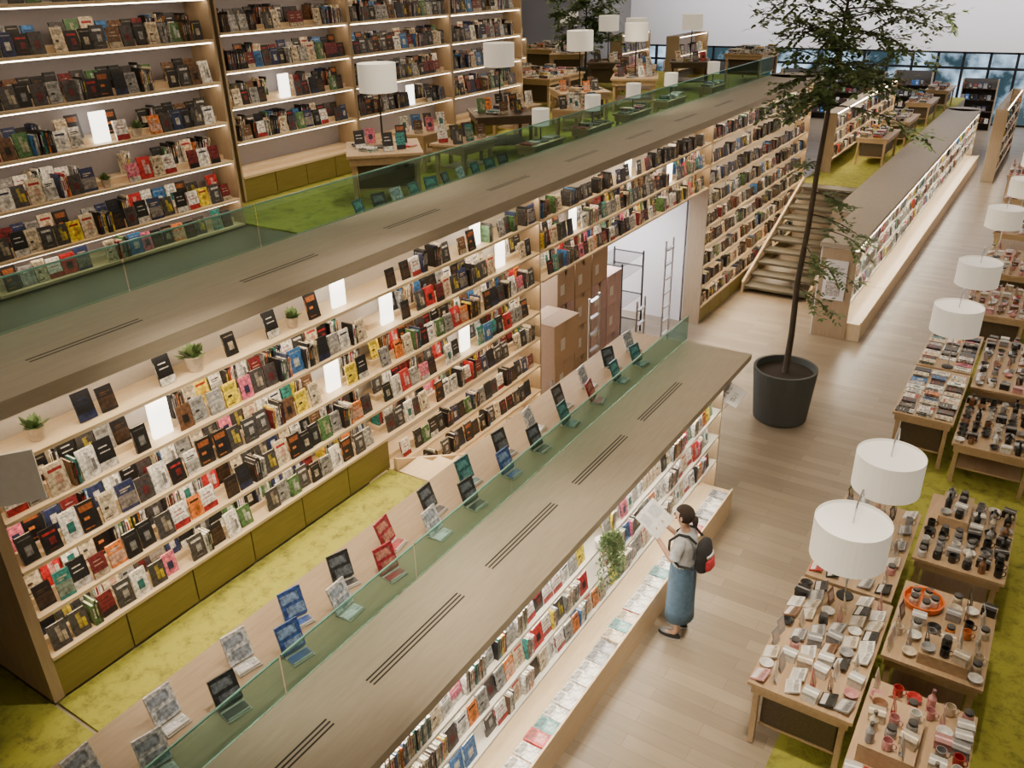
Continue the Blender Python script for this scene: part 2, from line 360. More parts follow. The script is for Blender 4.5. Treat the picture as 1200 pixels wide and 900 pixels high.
# ------------------------------------------------------------------ books
PAL={"black":(.010,.010,.012),"charcoal":(.045,.043,.045),"white":(.72,.70,.66),"cream":(.55,.47,.34),"red":(.42,.02,.025),"dark red":(.14,.015,.02),"navy":(.02,.03,.09),"blue":(.03,.13,.34),"teal":(.03,.2,.19),"green":(.06,.14,.05),"yellow":(.7,.55,.03),"orange":(.6,.17,.03),"pink":(.6,.14,.22),"brown":(.12,.06,.03),"grey":(.25,.25,.25)}
names=list(PAL)
BV=[]
def book_mb(w,h,t,c,a,lay):
    m=MB();pg=(.7,.66,.56);k=.003
    m.box(-k,0,-w/2,w/2,0,h,0,c);m.box(-t,-t+k,-w/2,w/2,0,h,0,c);m.box(-t+k,-k,-w/2,-w/2+k,0,h,0,c)
    m.box(-t+k,-k,-w/2+k,w/2-.004,.004,h-.004,0,pg)
    def q(y0,y1,z0,z1,col): m.quadset([(.0008,y0*w,z0*h),(.0008,y1*w,z0*h),(.0008,y1*w,z1*h),(.0008,y0*w,z1*h)],[(0,1,2,3)],0,col)
    mid=tuple((x+y)/2 for x,y in zip(c,a))
    if lay==0: q(-.36,.36,.74,.84,a);q(-.2,.2,.12,.15,mid);q(-.1,.25,.3,.6,mid)
    elif lay==1: q(-.5,.5,.12,.58,mid);q(-.33,.3,.74,.79,a);q(-.33,.1,.66,.70,a)
    elif lay==2: q(-.5,.5,0,.26,a);q(-.3,.3,.55,.59,a);q(-.3,.2,.72,.76,a)
    elif lay==3: q(-.2,.22,.25,.6,a);q(-.4,.4,.84,.88,mid)
    elif lay==4: q(-.12,.12,.2,.85,mid);q(.15,.35,.2,.6,a)
    else: q(-.4,.1,.1,.14,a);q(-.4,.35,.7,.9,mid);q(-.3,.0,.4,.5,a)
    m.quadset([(-t*.75,-w/2-.0008,h*.35),(-t*.25,-w/2-.0008,h*.35),(-t*.25,-w/2-.0008,h*.85),(-t*.75,-w/2-.0008,h*.85)],[(0,1,2,3)],0,a)
    return m
acc={"black":["white","red","grey","orange","cream","brown","navy"],"charcoal":["cream","white","yellow","dark red"],"white":["black","red","navy","teal","grey"],"cream":["brown","red","charcoal"],"red":["white","black"],"dark red":["cream","black"],"navy":["white","cream"],"blue":["white","navy"],"teal":["cream","black"],"green":["white","cream"],"yellow":["black","red"],"orange":["white","black"],"pink":["white","navy"],"brown":["cream","black"],"grey":["black","white"]}
byname={}
for nme in names:
    for a in acc[nme]:
        lay=random.randrange(6);w=R(.115,.15);h=R(.18,.235);t=R(.013,.026)
        mb=book_mb(w,h,t,PAL[nme],tuple(x*.7 for x in PAL[a]),lay)
        BV.append(dict(mb=mb,w=w,h=h,t=t,c=nme,me=None));byname.setdefault(nme,[]).append(len(BV)-1)
DARK=["black"]*10+["charcoal"]*6+["dark red"]*2+["navy","navy","brown","brown","grey","grey","white","green","blue","cream","cream"]
MIX=["black"]*10+["charcoal"]*6+["white"]*6+["cream"]*3+["red"]+["dark red"]*2+["navy"]*2+["blue","teal","green","yellow","orange","pink","brown","brown","grey","grey","grey"]
PALE=["white"]*8+["cream"]*5+["grey"]*3+["charcoal","teal","orange","yellow","pink","brown","blue","red","black"]
places=[]
def pick(pal): return random.choice(byname[random.choice(pal)])
BL=[]
def block(y,z): 
    return any(abs(y-a)<.17 and abs(z-b)<.08 for a,b in BL)
def row(x,y0,y1,z,pal,lab,gap=.03,p_spine=.12,skip=.06,back=None):
    if back: row(x-back,y0,y1,z+ST,pal,lab,.02,p_spine*1.5,skip*.6)
    y=y0+.05
    while y<y1-.16:
        if block(y+.08,z): y+=.12;continue
        if random.random()<skip: y+=R(.08,.18);continue
        if random.random()<p_spine:
            for k in range(random.randrange(3,8)):
                vi=pick(pal);v=BV[vi]
                if y+v["t"]>y1-.05 or block(y+.03,z): break
                places.append((vi,(x-.02-v["w"]/2,y+v["t"],z+.001),(0,0,math.pi/2),lab+"|spine",v))
                y+=v["t"]+.003
            y+=.015;continue
        vi=pick(pal);v=BV[vi]
        lean=R(.12,.2);w=v["w"]
        places.append((vi,(x-R(.02,.05),y+w/2,z+.001+v["t"]*math.sin(lean)),(0,-lean,R(-.04,.04)),lab+"|face",v))
        y+=w+R(.004,gap)
def flat(x,y,z,pal,lab,n=1):
    for k in range(n):
        vi=pick(pal);v=BV[vi];z+=v["t"]+.001
        places.append((vi,(x+v["h"]/2,y,z),(0,-math.pi/2,0),lab+"|flat",v))
def upright(x,y,z,pal,lab,rz=-.6):
    vi=pick(pal);v=BV[vi];places.append((vi,(x,y,z+.001+v["t"]*math.sin(.3)),(0,-.3,rz),lab+"|face",v))
BL=list(lp)+[(9.9,3.1),(11.6,3.5),(13.2,3.1)]
W="birch wall shelf"
for z in PL[:4]: row(XW,1.98,5.66,z,MIX,W,skip=.04,back=.15);row(XW,5.72,8.78,z,MIX,W,skip=.04,back=.15)
for z in (.35,.75,1.15,1.53): row(XW,5.9,8.78,z,DARK,W)
for z in (2.7,3.1): row(XW,8.9,14.75,z,MIX,W,p_spine=.25,skip=.08,back=.15)
row(XW,5.9,14.7,3.5,DARK,W,p_spine=.3,skip=.2)
for z in (.35,.75,1.15,1.55,1.93,2.3,2.7,3.1,3.5): row(XW,14.85,21.3,z,DARK,W,p_spine=.3)
for y in (2.75,2.92,3.42,4.05,4.5,5.0): 
    vi=random.choice(byname["black"]);v=BV[vi];places.append((vi,(XW-.08,y,3.506),(0,-.22,0),W+"|face",v))
BL=[(5.75,1.44),(5.75,1.08)]
for z in NP:
    row(-2.85,1.3,8.9,z,PALE,"white-lit low shelf",gap=.012,p_spine=.35,skip=.01)
    row(-2.72,15.45,32.9,z,PALE,"white-lit low shelf",gap=.03,p_spine=.3)
BL=[(5.05,4.85),(8.35,4.85),(11,4.42),(5.42,4.85),(4.95,4.42)]
for z in UP1:
    bk_=.16 if 3.7<z<6 else None
    row(-8.1,3.65,6.5,z,DARK if z>4.9 else MIX,"upper floor shelf",skip=.12,back=bk_)
    for a,b in ((7.35,9.55),(9.65,11.95),(12.05,14.15)): 
        if z>4: row(-8.96,a,b,z,DARK,"upper floor shelf",skip=.08,p_spine=.25,back=bk_)
for (x,a,b) in lounge:
    for z in LC: row(x,a+.04,b-.04,z,MIX,"lounge bookcase",p_spine=.4)
for z in (1.9,2.25,2.6): row(-4.95,22.45,29.9,z,MIX+["orange"]*3,"far platform bookcase",p_spine=.4)
for z in (.35,.8,1.25,1.7): row(-1.75,30.55,35.9,z,MIX,"far aisle bookcase",p_spine=.4)
for (x,L,y,z,h) in backc:
    for zz in (.3,.75,1.2,1.65):
        xx=x+.1
        while xx<x+L-.15:
            vi=pick(DARK);v=BV[vi];places.append((vi,(xx,y-.04,z+zz+.006),(0,-.15,-math.pi/2),"far window bookcase|face",v));xx+=v["w"]+R(.01,.06)
# ------------------------------------------------------------------ tables
tables=[]
def table(cx,cy,w,l,h,z0,rot=0,label="birch display table with slim square legs",mat=tabwood,closed=False):
    e=empty("display_table",(cx,cy,z0),(0,0,rot),label=label,category="table")
    m=MB();m.box(-w/2,w/2,-l/2,l/2,h-.035,h);add("table_top",m,mat,e)
    m=MB();m.box(-w/2+.03,w/2-.03,-l/2+.03,-l/2+.05,h-.13,h-.036);m.box(-w/2+.03,w/2-.03,l/2-.05,l/2-.03,h-.13,h-.036)
    m.box(-w/2+.03,-w/2+.05,-l/2+.051,l/2-.051,h-.13,h-.036);m.box(w/2-.05,w/2-.03,-l/2+.051,l/2-.051,h-.13,h-.036);add("apron",m,mat,e)
    for sx in (-1,1):
        for sy in (-1,1):
            m=MB();x=sx*(w/2-.075);y=sy*(l/2-.075);m.box(x-.025,x+.025,y-.025,y+.025,0,h-.036);add("leg",m,mat,e)
    m=MB();m.box(-w/2+.11,w/2-.11,-l/2+.11,l/2-.11,.2,.225);add("lower_shelf",m,mat,e)
    if closed:
        m=MB();m.box(-w/2+.12,w/2-.12,-l/2+.12,l/2-.12,.226,h-.14);add("cabinet_body",m,darkwood,e)
    return e
def tab(x0,x1,y0,y1,h,**k):
    table((x0+x1)/2,(y0+y1)/2,x1-x0,y1-y0,h,.015,**k);tables.append((x0,x1,y0,y1,h+.015))
tab(-1.30,-.43,5.55,7.2,.74,closed=True);tab(-1.28,-.46,7.25,8.95,.74,closed=True)
tab(-.40,.42,6.5,7.7,.72);tab(-.42,.44,8.15,9.55,.70);tab(-.40,.42,4.95,6.15,.74,closed=True)
tab(-1.22,-.46,11.35,13.1,.74,closed=True);tab(-1.22,-.46,13.15,14.8,.74,closed=True);tab(-.42,.55,11.1,12.6,.6);tab(-.42,.6,12.8,14.9,.7)
tab(-.95,.1,15.9,17.6,.74,closed=True);tab(-.95,.2,18.4,20.2,.74,closed=True);tab(-1,.3,21.5,23.4,.74);tab(-1.1,.3,25,27,.74);tab(-1.3,.3,28,30,.74)
def mug(c):
    m=MB();m.lathe([(.03,0),(.038,.01),(.04,.09),(.036,.09),(.034,.012),(0.001,.012)],14,col=c)
    m.tube([(.038,0,.075),(.062,0,.07),(.066,0,.045),(.058,0,.025),(.038,0,.02)],.005,6,col=c);return m
def jar(c):
    m=MB();d=(.05,.05,.05);m.lathe([(.038,0),(.043,.008),(.043,.07),(.034,.086),(.037,.087),(.037,.11),(.0,.112)],14,cols=[c,c,c,c,d,d]);return m
def bottle(c):
    m=MB();d=tuple(x*.3 for x in c);m.lathe([(.03,0),(.034,.008),(.034,.11),(.014,.145),(.012,.165),(.016,.166),(.016,.2)],12,cols=[c,c,c,c,d,d]);return m
def gbox(c):
    m=MB();m.box(-.06,.06,-.05,.05,0,.06,0,c);m.box(-.062,.062,-.052,.052,.06,.085,0,tuple(x*.7 for x in c));m.box(-.063,.063,-.01,.01,.0,.087,0,tuple(min(1,x+.25) for x in c));return m
def packet(c):
    m=MB();M=Matrix.Rotation(-.35,4,'Y');k=tuple(x*.45 for x in c)
    m.box(-.065,.065,-.078,.078,.024,.040,0,c,M);m.box(-.05,-.005,-.068,.068,.040,.042,0,(.6,.58,.55),M);m.box(.01,.05,-.068,.02,.040,.042,0,k,M);m.box(.015,.045,.03,.068,.040,.042,0,k,M);m.box(-.055,-.01,-.068,.068,0,.02,0,(.25,.2,.15));return m
def bowl(c):
    m=MB();m.lathe([(.03,0),(.035,.008),(.062,.045),(.057,.045),(.03,.014),(.001,.012)],16,col=c);return m
def dcard(c):
    m=MB();M=Matrix.Rotation(-.25,4,'Y');m.box(-.004,0,-.06,.06,.002,.17,0,c,M);m.box(0,.001,-.04,.04,.05,.14,0,(.45,.35,.3),M);m.box(-.045,-.001,-.02,.02,0,.006,0,c);m.box(-.045,-.04,-.01,.01,.006,.09,0,c);return m
ICOL={"white":(.72,.71,.68),"grey":(.30,.30,.31),"black":(.02,.02,.02),"red":(.42,.03,.03),"pink":(.55,.27,.27),"cream":(.6,.52,.4),"brown":(.2,.1,.05),"blue":(.1,.2,.35),"orange":(.6,.2,.05),"green":(.1,.2,.1)}
KN={"ceramic_mug":(mug,"ceramic mug"),"glass_jar":(jar,"lidded jar"),"bottle":(bottle,"small bottle"),"gift_box":(gbox,"ribboned gift box"),"gift_packet":(packet,"flat gift packet"),"bowl":(bowl,"ceramic bowl"),"greeting_card":(dcard,"greeting card on a stand")}
IM={}
for k,(f,_) in KN.items():
    for c in ICOL: IM[k,c]=f(ICOL[c]).mesh(k,[item],smooth=False)
CATS={"ceramic_mug":"mug","glass_jar":"jar","bottle":"bottle","gift_box":"gift box","gift_packet":"gift packet","bowl":"bowl","greeting_card":"greeting card"}
def put(k,c,x,y,z,rz):
    o=obj(k,IM[k,c],None,(x,y,z),(0,0,rz),label="%s %s on a wooden display table"%(c,KN[k][1]),category=CATS[k],group="gift items on the display tables")
def filltab(t,kinds,cols,sx=.125,sy=.128,skip=.02,keep=None,risers=(),rv=.2):
    x0,x1,y0,y1,h=t
    for (a,b_,c_,d_,rh) in risers:
        e=boxobj("display_riser",(a,b_,c_,d_,h+.001,h+rh),tabwood,label="small birch riser block standing on a display table",category="riser")
        x=a+.065
        while x<b_-.04:
            y=c_+.065
            while y<d_-.04:
                put(random.choice([q for q in kinds if q!="gift_packet"]),random.choice(cols),x,y,h+rh+.001,R(-.2,.2));y+=.13
            x+=.13
    nx=int((x1-x0-.01)/sx);ny=int((y1-y0-.01)/sy)
    for i in range(nx):
        off=R(-.03,.03)
        for j in range(ny):
            if random.random()<skip: continue
            x=x0+.01+(i+.5)*(x1-x0-.02)/nx;y=y0+.04+(j+.5)*(y1-y0-.08)/ny+off
            if keep and keep(x,y): continue
            if any(a-.06<x<b_+.06 and c_-.065<y<d_+.065 for (a,b_,c_,d_,rh) in risers): continue
            k=random.choice(kinds);put(k,random.choice(cols),x+R(-.005,.005),y+R(-.004,.004),h+.001,R(-rv,rv))
paper=["gift_packet"]*7+["greeting_card"]*3+["gift_box"]*2
lamps_xy=[(-.86,6.75),(-.8,8.1),(-.8,12.9),(-.78,15.25),(-.75,19.2),(-.6,22.2),(-.6,25.8)]
kp=lambda x,y:any(abs(x-a)<.13 and abs(y-b-.36)<.13 for a,b in lamps_xy)
colf=["white"]*6+["grey"]*4+["cream","cream","cream","red","pink","black","brown","brown","pink","black"]
filltab(tables[0],paper+["glass_jar","bowl"],colf,sx=.138,sy=.158,keep=kp,skip=.01)
filltab(tables[1],paper+["glass_jar","ceramic_mug"],colf+["black"]*2,sx=.138,sy=.158,keep=kp,skip=.01)
filltab(tables[2],["glass_jar","ceramic_mug","gift_box","greeting_card","bowl","greeting_card"],["white","cream","brown","grey","white","black","cream","orange"],keep=lambda x,y:(x+.2)**2+(y-7.4)**2<.26**2,risers=[(-.12,.28,6.56,6.86,.12)])
filltab(tables[3],["bottle"]*2+["ceramic_mug"]*3+["glass_jar"]*3+["bowl"]*2+["gift_box"]*2,["black"]*6+["grey"]*3+["brown","white","cream","white"],sx=.122,sy=.125,risers=[(-.3,.0,8.9,9.45,.12)])
filltab(tables[4],["ceramic_mug","glass_jar","gift_box","bowl","greeting_card","bottle","gift_box"],["red","pink","white","white","pink","cream","brown","grey"],risers=[(-.34,.06,5.2,5.8,.18)],sx=.12,sy=.12)
for t in tables[5:7]:
    x0,x1,y0,y1,h=t
    for i in range(3):
        for j in range(int((y1-y0-.1)/.158)):
            y=y0+.11+j*.158
            if i==1 and any(abs(y-b-.36)<.16 for a,b in lamps_xy): continue
            flat(x0+.135+i*.245,y,h,PALE+MIX[:14],"display table",n=random.choice((1,1,2,3)))
filltab(tables[7],["bottle","bowl","gift_box","ceramic_mug"],["black"]*5+["brown","grey","grey","white"],sx=.13,sy=.14)
filltab(tables[8],["gift_box","bowl","glass_jar","greeting_card","gift_packet"],["black","black","grey","pink","brown","white"],sx=.15,sy=.16)
for t in tables[9:]:
    filltab(t,["gift_box","bowl","glass_jar","greeting_card","gift_packet"],["white","cream","red","pink","brown","grey"],sx=.15,sy=.16,keep=kp)
m=MB();o_=(.75,.16,.02)
m.lathe([(.15,0),(.17,.01),(.185,.075),(.172,.075),(.16,.015),(.001,.012)],28,col=o_)
T=add("serving_basket",m,item,None,loc=(-.2,7.40,.736),label="round orange basket of small goods on a table",category="basket")
m=MB();m.tube([(-.17,0,.07),(-.13,0,.16),(0,0,.2),(.13,0,.16),(.17,0,.07)],.006,6,col=o_);add("handle",m,item,T)
for i in range(5):
    a=i*math.pi/2.5;put("glass_jar",["white","cream"][i%2],-.2+.095*math.cos(a),7.40+.095*math.sin(a),.752,0)
# ------------------------------------------------------------------ lamps
def lamp(name_lab,h,r=.33,sh=.39,arch=True):
    e=empty("table_lamp",label=name_lab,category="lamp")
    kids=[]
    m=MB();m.lathe([(r,h-sh/2),(r,h+sh/2),(r-.006,h+sh/2),(r-.006,h-sh/2)],40,caps=False);S_=add("lamp_shade",m,shade,e,smooth=False);kids.append(S_)
    m=MB();m.lathe([(.001,h+sh/2-.03),(r-.007,h+sh/2-.03)],40,caps=False);kids.append(add("shade_diffuser",m,shadetop,S_))
    m=MB();m.lathe([(.01,h-.08),(.04,h-.04),(.045,h),(.03,h+.05),(.01,h+.07)],12);kids.append(add("bulb",m,bulb,e,smooth=True))
    m=MB()
    if arch:
        m.tube([(0,.36,.02),(0,.36,h-.1),(0,.34,h+.26),(0,.24,h+.38),(0,.1,h+.39),(0,.01,h+.32),(0,0,h+sh/2-.02),(0,0,h+.07)],.009,6)
        m2=MB();m2.lathe([(.08,0),(.08,.015),(.015,.022)],20,c=(0,.36,0))
    else:
        m.tube([(0,0,.02),(0,0,h-.08)],.012,8);m2=MB();m2.lathe([(.13,0),(.13,.015),(.02,.03)],20)
    kids.append(add("pole",m,blackm if not arch else steel,e));kids.append(add("lamp_base",m2,blackm,e))
    return e,kids
L1,k1=lamp("white drum lamp with arched metal pole over gift table",.92)
first=True
for (x,y) in lamps_xy:
    if first: L1.location=(x,y,.756);first=False
    else: dup(L1,k1,(x,y,.756))
uz=3.65
L2,k2=lamp("white drum lamp standing on an upper floor table",.85,r=.24,sh=.34,arch=False)
L3,k3=lamp("small white cylinder lamp near the glass railing",.35,r=.13,sh=.24,arch=False)
ul=[(-7.45,8.4),(-7.75,11.6),(-7.9,14.5),(-7.9,16.9),(-9.9,19.6),(-8.7,18.6),(-12.0,21.4),(-8.1,20.4)]
f=True
for i,(x,y) in enumerate(ul):
    th=.66
    table(x,y,.95,1.05,th,uz,rot=.75 if i<3 else .4,label="display table with lamp and books on the upper floor",mat=darkwood if i%3==1 else tabwood,closed=i%2==0)
    if f: L2.location=(x,y,uz+th+.001);f=False
    else: dup(L2,k2,(x,y,uz+th+.001))
    for k in range(9):
        a=k*.698+R(-.1,.1);rr=R(.29,.36)
        if k%2: flat(x+rr*math.cos(a),y+rr*math.sin(a),uz+th,MIX+PALE,"upper floor table",n=random.choice((1,2,3)))
        else: upright(x+rr*math.cos(a),y+rr*math.sin(a),uz+th,MIX+PALE,"upper floor table")
for (x,y) in [(-7.15,9.75),(-8.2,10.2),(-8.3,12.9),(-7.2,13.2)]:
    table(x,y,.6,.8,.55,uz,label="small display table of magazines on upper floor",mat=tabwood)
    for yy in (-.28,0,.28):
        upright(x+.12,y+yy,uz+.55,PALE+["white"]*8,"upper floor table");upright(x-.14,y+yy,uz+.55,PALE+MIX,"upper floor table")
f=True
for (x,y) in [(-6.70,11.1),(-6.70,12.75),(-6.75,14.4),(-6.8,16.2),(-6.8,18.5)]:
    table(x,y,.36,.9,.36,uz,label="low birch table beside the glass railing")
    for s in (-.36,-.22,.22,.36): flat(x,y+s,uz+.36,MIX+PALE,"upper floor table",n=random.choice((1,3,4)))
    if f: L3.location=(x,y,uz+.361);f=False
    else: dup(L3,k3,(x,y,uz+.361))
for (x,y) in [(-11.3,17.0),(-13.2,22.4),(-7.3,22.6),(-14.8,18.3),(-9.6,16.2),(-13.4,15.8)]:
    table(x,y,1.0,1.5,.7,uz,label="display table piled with books on upper floor",closed=True)
    for k in range(10):
        for xx in (-.3,0,.3): flat(x+xx,y-.62+k*.138,uz+.7,PALE+MIX,"upper floor table",n=random.choice((1,3,5,7)))
for (x,y) in [(-4.3,24.5),(-4.3,27.5),(-4.35,31.5),(-4.3,35)]:
    table(x,y,.8,1.7,.7,1.55,label="display table on the far raised platform",closed=True)
    for k in range(11):
        for xx in (-.22,.1): flat(x+xx,y-.7+k*.14,2.25,MIX+["orange"]*4,"far platform table",n=random.choice((1,3,6)))
# ------------------------------------------------------------------ book stands
def stand(c,c2):
    e=empty("book_stand");kids=[]
    m=MB();M=Matrix.Rotation(-.35,4,'Y')
    m.box(-.012,-.004,-.09,.09,0.006,.17,0,(.55,.52,.46),M);m.box(-.03,.13,-.09,.09,0,.008,0,(.5,.48,.44));m.box(.11,.12,-.08,.08,.008,.022,0,(.5,.48,.44));kids.append(add("easel",m,item,e))
    m=MB();m.box(-.004,.016,-.095,.095,.02,.25,0,c,M);m.box(.016,.017,-.085,.06,.15,.22,0,c2,M);m.box(.016,.017,-.06,.085,.04,.12,0,c2,M);m.box(.03,.115,-.085,.085,.009,.016,0,c);kids.append(add("display_book",m,cover,e))
    return e,kids
sc={"blue":((.04,.09,.3),(.2,.3,.5)),"white":((.62,.63,.66),(.3,.34,.42)),"red":((.33,.02,.04),(.45,.2,.15)),"black":((.03,.03,.035),(.13,.15,.18)),"teal":((.03,.13,.15),(.1,.3,.32))}
proto={}
for c in sc: proto[c]=stand(*sc[c]);
used=set()
def putstand(c,loc,lab,grp,rz=0):
    e,k=proto[c]
    if c in used: e=dup(e,k,loc,(0,0,rz))
    else: used.add(c);e.location=loc;e.rotation_euler=(0,0,rz)
    e["label"]=lab%c;e["category"]="book stand";e["group"]=grp
seq=["white","white","white","black","white","blue","blue","white","black","red","red","white","black","black","teal","blue","black","black","white","teal","black","red","white","teal","black","teal","white"]
y=1.55
for i,c in enumerate(seq):
    putstand(c,(-4.14+(.14 if i%2 else -.12),y,1.793),"%s display book propped on an easel on ledge","display books on the near ledge",R(-.35,.2));y+=R(.25,.34)
y=7.0
boxobj("low_bench",(-6.68,-6.48,6.62,10.4,3.651,3.78),ledgewood,label="low wooden display bench behind the upper glass railing",category="bench")
for i in range(10):
    putstand(["teal","black","white","teal"][i%4],(-6.60,y,3.782),"%s display book propped behind the upper railing","display books on the upper bench",R(-.3,.3));y+=.33
# ------------------------------------------------------------------ emit books
def key(p):
    q=proj(p[1]);return -(p[4]["w"]*p[4]["h"])/(q[2]**2)*(1 if "spine" not in p[3] else .6)
vis=[p for p in places if inview(p[1],30)]
vis.sort(key=key)
for p in vis[:310]:
    v=p[4]
    if v["me"] is None: v["me"]=v["mb"].mesh("book",[cover])
    base,how=p[3].split("|");how={"face":"facing out","spine":"spine out","flat":"lying flat"}[how]
    obj("book",v["me"],None,p[1],p[2],label="%s book %s on the %s"%(v["c"],how,base),category="book",group="books on the %s"%base)
S=MB()
for p in vis[310:]:
    S.append(p[4]["mb"],Matrix.Translation(p[1])@Euler(p[2]).to_matrix().to_4x4())
add("book_rows",S,cover,None,label="many small distant books filling the bookstore shelves",category="books",kind="stuff")
MC={"white":(.7,.69,.66),"pink":(.6,.33,.33),"red":(.45,.05,.05),"teal":(.1,.3,.3),"cream":(.6,.5,.35),"grey":(.3,.3,.32)}
MM={}
for c,v in MC.items():
    m=MB();m.box(-.1,.1,-.075,.075,0,.012,0,v);m.box(-.085,-.03,-.06,.06,.012,.0125,0,tuple(x*.4 for x in v));m.box(-.01,.08,-.05,.05,.012,.0125,0,tuple(min(1,x*.7+.15) for x in v));MM[c]=m.mesh("magazine",[cover])
y=1.3
while y<8.9:
    c=random.choice(["white","white","white","pink","red","cream","grey","white"])
    z=.331
    for k in range(random.choice((1,2,3))):
        obj("magazine",MM[c],None,(-2.72,y+.0,z),(0,.0,R(-.05,.05)),label="%s magazine lying on the low bookcase tray"%c,category="magazine",group="magazines on the aisle tray")
        z+=.0135
        if random.random()<.4: c=random.choice(["white","white","pink","red","teal","cream"])
    y+=.162
# ------------------------------------------------------------------ plants
def plant(loc,s,lab,n=60):
    e=empty("potted_plant",loc,label=lab,category="plant")
    m=MB();m.lathe([(.045*s,0),(.06*s,.09*s),(.063*s,.1*s),(.055*s,.1*s),(.05*s,.085*s),(.001,.085*s)],18,col=(.5,.42,.33));add("plant_pot",m,item,e)
    m=MB()
    for i in range(n):
        a=R(0,6.28);el=R(.2,1.4);l=R(.05,.12)*s;d=Vector((math.cos(a)*math.cos(el),math.sin(a)*math.cos(el),math.sin(el)));b_=Vector((R(-.02,.02),R(-.02,.02),.085))*s
        sd=d.cross(Vector((0,0,1))).normalized()*l*.22;p=b_+d*l
        m.quadset([tuple(b_),tuple(b_+d*l*.6+sd),tuple(p),tuple(b_+d*l*.6-sd)],[(0,1,2,3)])
    add("foliage",m,leafm,e)
plant((XW-.15,2.4,3.501),1.0,"small potted green plant on the top shelf")
plant((XW-.12,3.7,3.501),1.3,"bushy succulent in a pot on the top shelf")
plant((XW-.12,4.75,3.501),.95,"small green plant in a white pot on shelf")
plant((-8.17,5.42,4.851),.9,"small potted green plant on an upper bookcase shelf")
plant((-8.17,4.95,4.421),.8,"small succulent in a white pot on upper bookcase")
e=empty("trailing_plant",(-2.84,5.75,1.441),label="trailing green plant spilling over the low bookcase",category="plant")
m=MB();m.lathe([(.05,0),(.065,.1),(.058,.1),(.001,.09)],16,col=(.6,.6,.58));add("plant_pot",m,item,e)
m=MB()
for i in range(40):
    a=R(-.9,.9);p=Vector((0,R(-.03,.03),.1));d=Vector((math.cos(a)*.03,math.sin(a)*.05,.02))
    for k in range(12):
        q=p+d;d.z-=.009;d.x*=.85;d.y*=.9
        for t in range(3):
            sd=Vector((R(-.02,.02),R(-.025,.025),R(-.012,.02)))
            m.quadset([tuple(q),tuple(q+sd+Vector((.012,0,0))),tuple(q+sd*1.9),tuple(q+sd-Vector((.004,.012,0)))],[(0,1,2,3)])
        p=q
add("foliage",m,leafm,e)
# ------------------------------------------------------------------ trees
def tree(loc,tp,rad,zs,planter,label,Lb,Ls,seed):
    random.seed(seed)
    e=empty("potted_tree",loc,label=label,category="tree")
    if planter:
        m=MB();m.lathe([(.38,0),(.40,.02),(.47,.82),(.47,.85),(.43,.85),(.42,.74),(.001,.74)],40);add("planter",m,potm,e)
        m=MB();m.lathe([(.001,.745),(.42,.745),(.42,.75),(.001,.77)],30,caps=False);add("soil",m,soilm,e)
    else:
        m=MB();m.lathe([(.2,0),(.25,.4),(.25,.42),(.22,.42),(.001,.38)],24);add("planter",m,potm,e)
    m=MB();m.tube(tp,rad,10);add("trunk",m,bark,e,smooth=True)
    F=MB()
    def tpoint(z):
        for a,b_ in zip(tp,tp[1:]):
            if a[2]<=z<=b_[2]:
                t=(z-a[2])/(b_[2]-a[2]);return Vector(a).lerp(Vector(b_),t)
        return Vector(tp[-1])
    def leaf(q,v,nrm):
        w=v.cross(nrm).normalized()*v.length*.24
        F.quadset([tuple(q),tuple(q+v*.3+w),tuple(q+v*.7+w*.9),tuple(q+v),tuple(q+v*.7-w*.9),tuple(q+v*.3-w)],[(0,1,2,3,4,5)])
    def spray(p,d,l):
        d=d.normalized();sd=d.cross(Vector((0,0,1)));sd=sd.normalized() if sd.length>.01 else Vector((1,0,0))
        n=6
        for k in range(n):
            q=p+d*l*(k+.3)/n+Vector((0,0,-.12*l*(k/n)**2))
            for s in (-1,1):
                ll=Ls*R(.75,1.1);v=(sd*s+d*R(.3,.8)+Vector((0,0,R(-.6,.3)))).normalized()*ll
                leaf(q,v,Vector((R(-.5,.5),R(-.5,.5),1)).normalized())
        leaf(p+d*l,d*Ls,Vector((0,0,1)))
    for i,z in enumerate(zs):
        p=tpoint(z);a=i*2.4+R(-.6,.6);low=z<4 and planter
        L=(R(.4,.7) if low else R(.5,1.3))*Lb
        if i in (1,3,4) and planter: a=R(-.2,.5);L=.75
        d=Vector((math.cos(a),math.sin(a),R(-.25,.2) if low else R(-.1,.8)))
        pts=[p.copy()];q=p.copy();n=7
        for k in range(n):
            dd=d.copy();dd.z-=.09*k;dd.x+=R(-.15,.15);dd.y+=R(-.15,.15);q=q+dd.normalized()*L/n;pts.append(q.copy())
        m=MB();m.tube(pts,[.012*(1-.11*k) for k in range(n+1)],5);add("branch",m,bark,e)
        for k in range(2,n+1):
            for s in (-1,1,0):
                dr=(pts[k]-pts[k-1]).normalized();sd=dr.cross(Vector((0,0,1))).normalized()*(s or R(-.6,.6))
                if random.random()<(.5 if low else .15): continue
                spray(pts[k],dr*.6+sd*R(.3,1.2)+Vector((0,0,R(-.9,.5))),R(.15,.32))
        spray(pts[-1],d,.22)
    add("foliage",F,leafm,e)
tree((-2.85,11.85,0),[(0,0,.7),(.02,.0,1.4),(.0,.02,2.2),(.05,.0,3.0),(.06,.04,3.8),(.1,.03,4.6),(.13,.05,5.4),(.16,.05,6.2),(.18,.06,7.0)],[.05,.045,.042,.038,.034,.028,.022,.015,.007],[2.1,2.5,2.75,3.0,3.2,3.5,3.9]+[4.6+i*.04 for i in range(58)],True,"slender leafy indoor tree in a round slate planter",1.0,.085,3)
